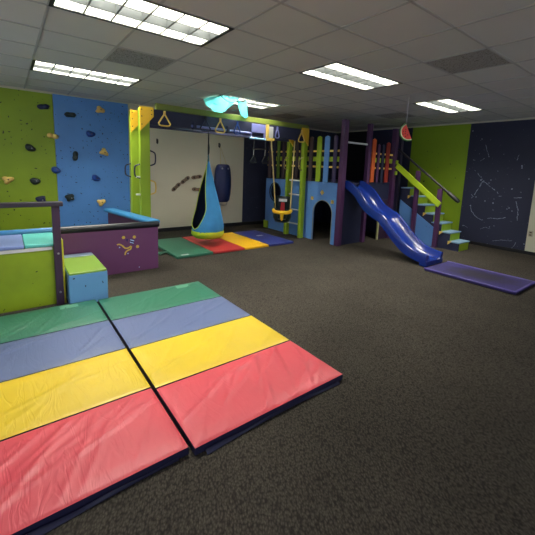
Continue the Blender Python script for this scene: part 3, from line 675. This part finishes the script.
for y in (4.08, 4.24): MB().blob((XL+.272, y, 1.47), .01, .022, .022, 8, 6).build('stud', steel, pb, smooth=True)
peg_dark = mat('dark_peg_pad', (52, 42, 36), .6)
peg_brown = mat('peg_brown', (124, 104, 84), .55, var=.1)
FP = [(3.041, 1.013, .75, 'leftmost of the four brown footprint pegs on the cream wall'), (3.257, 1.174, .65, 'second brown footprint peg, upward right of the leftmost one'),
      (3.543, 1.247, .15, 'brown footprint peg highest on the cream wall'), (3.557, .952, -.1, 'brown footprint peg lowest right, beside the pod swing')]
for y, z, a, l in FP:
    t = thing('footprint_peg', l, 'wall peg', (XL, y, z), 'brown footprint pegs on the cream wall'); ca, sa = math.cos(a), math.sin(a)
    pts = []
    for k in range(28):
        th = 2*pi*k/28; rr = .052+.028*math.cos(th)**2*1.0; px, py = 1.45*rr*math.cos(th)*1.15, rr*math.sin(th)*(.7+.35*abs(math.cos(th)))
        pts.append((px*ca-py*sa, px*sa+py*ca))
    MB().prism(pts, (XL, y, z), (0, 1, 0), (0, 0, 1), (1, 0, 0), .02).build('board', peg_brown, t, bevel=.004)
    for s in (-1, 1): MB().prism([(.024*math.cos(k*pi/6)+s*.07*ca, .024*math.sin(k*pi/6)+s*.07*sa) for k in range(12)], (XL+.02, y, z), (0, 1, 0), (0, 0, 1), (1, 0, 0), .004).build('grip_pad', peg_dark, t)

# folding mat under the swings
fm = thing('gym_mat', 'green red yellow blue folding mat lying under the pod swing', 'gym mat', (-5.9, 3.4, 0))
ys = [2.10, 2.77, 3.42, 3.98, 4.62]; cs = [(m_dgreen, 'green'), (m_dred, 'red'), (m_dyel, 'yellow'), (m_dblue, 'blue')]
for k in range(4):
    p = MB().box((-6.66, ys[k]+.005, .003), (-5.25, ys[k+1]-.005, .048)).build('panel', cs[k][0], fm, bevel=.012, seg=3); p['label'] = cs[k][1]+' panel of the mat'
for k in range(1, 4): MB().box((-6.64, ys[k]-.006, .004), (-5.27, ys[k]+.006, .03)).build('hinge_strip', m_navy, fm)
MB().box((-5.33, 2.20, .0482), (-5.28, 2.33, .049)).build('label_print', white, fm); MB().box((-6.10, 4.25, .0482), (-6.03, 4.40, .049)).build('label_print', white, fm)
MB().grid(lambda u, v: (-5.62-.16*u, 2.10-.14*v, .004+.028*(1-v)+.012*math.sin(5*u+3*v)), 6, 6).build('loose_strap', m_dgreen, fm, smooth=True, solid=.004)

# ---------------------------------------------------------------- play fort
ft = thing('play_fort', 'castle play fort with blue arched front, purple posts and coloured slats', 'play fort', (-5.6, 6.2, 0))
DK = 1.29
# front, left part with the round window
hx, hz, hr = -6.74, .95, .205
def halfring(s): return [(hx+s*hr*math.cos(t), hz+hr*math.sin(t)*1.05) for t in [pi/2-pi*k/14 for k in range(15)]]
fp = MB()
R_ = halfring(1); L_ = halfring(-1)
fp.prism([(hx, 0.0)]+[(-5.66, 0.0), (-5.66, DK-.02), (hx, DK-.02)]+R_, (0, 5.26, 0), (1, 0, 0), (0, 0, 1), (0, -1, 0), .03)
fp.prism([(hx, DK-.02), (-7.13, DK-.02), (-7.13, 0.0), (hx, 0.0)]+list(reversed(L_)), (0, 5.26, 0), (1, 0, 0), (0, 0, 1), (0, -1, 0), .03)
fp.build('round_window_panel', sky_blue, ft)
rm = MB().tube([(hx+(hr+.01)*math.cos(2*pi*k/28), 5.225, hz+(hr+.01)*1.05*math.sin(2*pi*k/28)) for k in range(28)], .012, 8, closed=True); rm.build('window_rim', black_pl, ft, smooth=True)
# arched doorway panel
ax0, ax1 = -5.385, -4.83; ac, ar = (ax0+ax1)/2, (ax1-ax0)/2; sp_ = .62
arch = [(ac-ar*math.cos(pi*k/20), sp_+ar*math.sin(pi*k/20)) for k in range(21)]
ap = MB(); ap.prism([(-5.65, 0), (ax0, 0)]+arch+[(ax1, 0), (-4.735, 0), (-4.735, DK-.01), (-5.65, DK-.01)], (0, 5.285, 0), (1, 0, 0), (0, 0, 1), (0, -1, 0), .03)
ap.build('arch_panel', sky_blue, ft)
at = MB().tube([(ax0+.004, 5.253, .01)]+[(x, 5.253, z) for x, z in arch]+[(ax1-.004, 5.253, .01)], .008, 6); at.build('arch_edge', mat('tan_edge', (146, 140, 110), .6), ft)
for x, z, r, rot in ((-5.135, 1.06, .05, 0), (-5.43, .915, .045, .785), (-4.83, .89, .045, .785)):
    MB().prism([(r*math.cos(k*pi/2+rot), r*1.1*math.sin(k*pi/2+rot)) for k in range(4)], (x, 5.255, z), (1, 0, 0), (0, 0, 1), (0, -1, 0), .02).build('yellow_diamond', pale_yellow, ft, bevel=.003)
MB().box((-7.15, 5.20, 0), (-6.98, 5.228, .19)).build('green_foot_block', lime, ft, bevel=.004)
# posts
def fpost(x, y, zt, m=post_purple, s=.13): MB().box((x-s/2, y-s/2, 0), (x+s/2, y+s/2, zt)).build('post', m, ft, bevel=.005)
PX = -4.66
fpost(-4.68, 5.315, 2.53, s=.11); fpost(PX, 6.08, 2.53, s=.09); fpost(PX, 7.02, 2.52, s=.11)
MB().box((-4.72, 7.20, 0), (-4.61, 7.29, 2.45)).build('post', mat('navy_post_paint', (40, 34, 62), .5), ft, bevel=.005)
# deck and lower side walls
MB().box((-7.0, 5.29, DK-.05), (-4.72, 7.28, DK)).build('deck', navy, ft)
MB().box((-4.70, 5.402, 0), (-4.67, 6.013, DK-.10)).build('slide_side_wall', navy, ft)
MB().box((-4.70, 6.147, .93), (-4.67, 6.95, DK+.02)).build('slide_side_header', navy, ft)
MB().box((-4.675, 6.60, 0), (-4.64, 6.64, .93)).build('yellow_jamb', mat('pale_jamb', (190, 184, 130), .5), ft)
MB().box((-4.70, 6.645, 0), (-4.67, 6.95, .928)).build('doorway_side_wall', dark_purple, ft)
MB().box((-4.70, 7.09, 0), (-4.67, 7.195, DK)).build('stair_side_wall', navy, ft)
MB().box((-7.1, 7.30, 0), (-4.72, 7.33, DK-.06)).build('back_wall', navy, ft); MB().box((-7.13, 5.262, 0), (-7.10, 7.33, DK-.06)).build('side_wall', navy, ft)
# rail boards and slats on the front
def slat(x0, x1, m, zb=DK, zt=2.235, y=5.235):
    MB().prism([(x0, zb), (x1, zb), (x1, zt-.03), ((x0+x1)/2, zt), (x0, zt-.03)], (0, y, 0), (1, 0, 0), (0, 0, 1), (0, -1, 0), .022).build('slat', m, ft)
for z, h in ((1.60, .04), (1.76, .10), (1.925, .04)):
    MB().box((-7.1, 5.24, z-h/2), (-4.73, 5.262, z+h/2)).build('rail_board', pale_yellow if h < .05 else lime, ft)
for x0, x1, m in ((-7.05,-6.93,brown_slat), (-6.86,-6.76,navy), (-6.70,-6.60,mat('dark_green_slat',(84,112,34),.5)), (-6.5,-6.4,brown_slat), (-6.3,-6.2,brown_slat), (-6.02,-5.93,brown_slat), (-5.86,-5.77,brown_slat),
                  (-5.57,-5.46,brown_slat), (-5.335,-5.205,lime), (-5.115,-4.98,sky_blue), (-4.86,-4.77,mat('slat_indigo',(54,46,84),.5))):
    slat(x0, x1, m)
# slats beside the slide (facing the slide side)
def slat2(y0, y1, m, zb=1.31, zt=2.2):
    MB().prism([(y0, zb), (y1, zb), (y1, zt-.03), ((y0+y1)/2, zt), (y0, zt-.03)], (-4.645, 0, 0), (0, 1, 0), (0, 0, 1), (1, 0, 0), .022).build('slat', m, ft)
for z, h in ((1.62, .04), (1.79, .10), (1.93, .04)):
    MB().box((-4.67, 6.147, z-h/2), (-4.648, 6.953, z+h/2)).build('rail_board', pale_yellow if h < .05 else lime, ft)
slat2(6.165, 6.285, orange, zt=2.24); slat2(6.36, 6.44, post_purple, zt=2.14); slat2(6.52, 6.60, navy, zt=2.14); slat2(6.675, 6.80, red_slat, zt=2.20)
MB().tube([(-4.66, 5.401, 2.10), (-4.66, 6.014, 2.10)], .02, 10).build('grab_bar', white, ft, smooth=True)
for z in (1.53, 1.77): MB().box((-4.594, 7.0, z-.045), (-4.575, 7.085, z+.045)).build('lime_block', lime, ft, bevel=.003)

# slide
sl = thing('slide', 'glossy blue wavy slide running down from the play fort', 'slide', (-3.7, 5.69, 0))
path = crv([(-4.69, 0, 1.345), (-4.62, 0, 1.34), (-4.50, 0, 1.29), (-4.31, 0, 1.17), (-4.09, 0, .945), (-3.92, 0, .845), (-3.72, 0, .755), (-3.55, 0, .60), (-3.37, 0, .44), (-3.18, 0, .30), (-3.0, 0, .235), (-2.80, 0, .205)], 5)
Y0 = 5.42; CS = [(0, -.17), (-.012, -.16), (-.012, -.04), (0, -.01), (.02, 0), (.045, -.005), (.06, -.03), (.085, -.105), (.12, -.13), (.42, -.13), (.455, -.105), (.48, -.03), (.495, -.005), (.52, 0), (.54, -.01), (.552, -.04), (.552, -.16), (.54, -.17), (.45, -.155), (.09, -.155)]
sw = MB(); nC = len(CS)
for i, p in enumerate(path):
    d = (path[min(i+1, len(path)-1)]-path[max(i-1, 0)]).normalized(); n = Vector((-d.z, 0, d.x))
    if n.z < 0: n = -n
    for y, h in CS: q = p+n*h; sw.v.append(Vector((q.x, Y0+y, max(q.z, .012))))
for i in range(len(path)-1):
    for k in range(nC): sw.f.append((i*nC+k, i*nC+(k+1) % nC, (i+1)*nC+(k+1) % nC, (i+1)*nC+k)); sw.mi.append(0)
sw.f += [tuple(range(nC)), tuple((len(path)-1)*nC+k for k in reversed(range(nC)))]; sw.mi += [0, 0]
sw.build('chute', slide_blue, sl, smooth=True)
MB().box((-2.93, Y0-.01, 0), (-2.795, Y0+.55, .10)).build('end_foot', slide_blue, sl, bevel=.015, seg=3)
# landing mat
lm = thing('landing_mat', 'thin purple landing mat on the carpet at the slide end', 'mat', (-2.1, 5.6, 0))
MB().box((-2.72, 5.20, .003), (-1.44, 6.0, .045)).build('pad', m_purp, lm, bevel=.015, seg=3)
ed = MB()
for a, b in (((-2.725, 5.195), (-1.435, 5.225)), ((-2.725, 5.975), (-1.435, 6.005)), ((-1.465, 5.195), (-1.435, 6.005))): ed.box((a[0], a[1], .035), (b[0], b[1], .049))
ed.build('edge_piping', m_purp_edge, lm, bevel=.005)

# ---------------------------------------------------------------- stairs with rail
sr = thing('play_stairs', 'lime and blue wooden stairs with purple handrail posts at the green wall', 'stairs', (-3.8, 7.35, 0))
rise, run, x1, ya, yb = .172, .2, -3.06, 7.16, 7.60
for k in range(7):
    xf = x1-k*run; z = (k+1)*rise
    MB().box((xf-.02, ya, k*rise+(.012 if k else 0)), (xf, yb, z-.014)).build('riser', MATS.get('riser_lime') or mat('riser_lime', (170, 200, 40), .45), sr)  # lime brightened in the colour itself, standing in for light from the front
    MB().box((xf-run-.02, ya-.02, z-.013), (xf+.015, yb+.01, z+.012)).build('tread', MATS.get('tread_blue') or mat('tread_blue', (140, 176, 210), .45), sr, bevel=.004)
pts = [(x1-.001, 0)]
for k in range(7):
    xf = x1-k*run; pts += [(xf-.001, (k+1)*rise-.016), (xf-run-.001, (k+1)*rise-.016)]
pts = [(x1, 0)]
for k in range(7): pts += [(x1-k*run, (k+1)*rise-.014), (x1-(k+1)*run, (k+1)*rise-.014)]
pts += [(x1-7*run, 0)]
MB().prism(pts, (0, ya, 0), (1, 0, 0), (0, 0, 1), (0, -1, 0), .018).build('side_panel', navy, sr)
MB().prism(pts, (0, yb-.018, 0), (1, 0, 0), (0, 0, 1), (0, 1, 0), .018).build('side_panel', navy, sr)
MB().prism([(-3.52, 0), (-3.52, .36), (-4.46, .93), (-4.46, 0)], (0, ya-.02, 0), (1, 0, 0), (0, 0, 1), (0, -1, 0), .02).build('blue_skirt', sky_blue, sr)
for x, zt in ((-3.535, 1.245), (-4.06, 1.60)):
    MB().box((x-.045, 7.05, 0), (x+.045, 7.115, zt)).build('rail_post', post_purple, sr, bevel=.004)
MB().beam((-4.57, 7.03, 1.70), (-3.49, 7.03, .91), .03, .12, up=(0, 0, 1)).build('lime_rail_board', mat('bright_lime_paint', (176, 204, 40), .45), sr, bevel=.004)
MB().tube([(-4.60, 7.08, 2.07), (-3.36, 7.08, 1.175)], 0.022, 10).build('handrail', mat('black_rail_paint', (34, 28, 38), .45), sr, smooth=True)
MB().tube([(-3.38, 7.08, 1.19), (-3.36, 7.08, 1.175), (-3.16, 7.08, 1.03), (-3.13, 7.08, 1.01)], [.03, .042, .042, .03], 12).build('foam_grip', black_pl, sr, smooth=True)
for k in (0, 1, 3, 5):
    z = (k+1)*rise; xx = x1-k*run-run*.95
    MB().prism([(xx-.03, z+.014), (xx+.05, z+.014), (xx-.03, z-.06)], (0, ya-.022, 0), (1, 0, 0), (0, 0, 1), (0, -1, 0), .02).build('corner_guard', pale_yellow, sr)

# watermelon ornament
wx, wy = -3.18, 5.05
wm = thing('watermelon_ornament', 'red watermelon slice ornament hanging by a string from the ceiling', 'ornament', (wx, wy, 2.1))
MB().tube([(wx, wy, 2.33), (wx, wy, H-.001)], .004, 6).build('string', white, wm)
ux, uy = .62, .78   # sideways axis of the flat foam slice
def melon(r0_, r1_, th, name, m, off=0):
    tilt = 2.0
    A = [(pi*k/24) for k in range(25)]
    rot = lambda x, z: (x*math.cos(tilt)-z*math.sin(tilt), x*math.sin(tilt)+z*math.cos(tilt))
    P = [rot(r1_*math.cos(a), r1_*math.sin(a)) for a in A]
    P += [rot(r0_*math.cos(a), r0_*math.sin(a)) for a in reversed(A)] if r0_ else []
    P = [(x+.045, z+2.19) for x, z in P]
    return MB().prism(P, (wx-.78*th/2, wy+.62*th/2, 0), (ux, uy, 0), (0, 0, 1), (.78, -.62, 0), th).build(name, m, wm)
melon(.132, .146, .030, 'rind', melon_rind); melon(.117, .132, .032, 'pale_rim', melon_pale); melon(0, .117, .034, 'flesh', melon_red)
for a, r in ((.5, .06), (1.1, .05), (1.1, .085), (1.7, .06), (2.2, .085), (2.5, .05), (1.6, .095)):
    tilt = 2.0; x, z = r*math.cos(a), r*math.sin(a); x, z = x*math.cos(tilt)-z*math.sin(tilt)+.04, x*math.sin(tilt)+z*math.cos(tilt)+2.19
    for s in (-1, 1): MB().blob((wx+ux*x+.78*s*.018, wy+uy*x-.62*s*.018, z), .006, .006, .010, 8, 6).build('seed', seed_m, wm, smooth=True)

# outlet on the cream wall at the right edge
ot = thing('wall_outlet', 'beige wall outlet plate on the cream wall at the right edge', 'outlet', (-2.2, YF, .43))
oy = YF
MB().box((-2.245+.02, oy-.007, .37), (-2.245+.10, oy, .49)).build('plate', plate_m, ot, bevel=.003)
for z in (.405, .455): MB().box((-2.205, oy-.009, z-.014), (-2.165, oy-.0065, z+.014)).build('socket', wood_brown, ot)
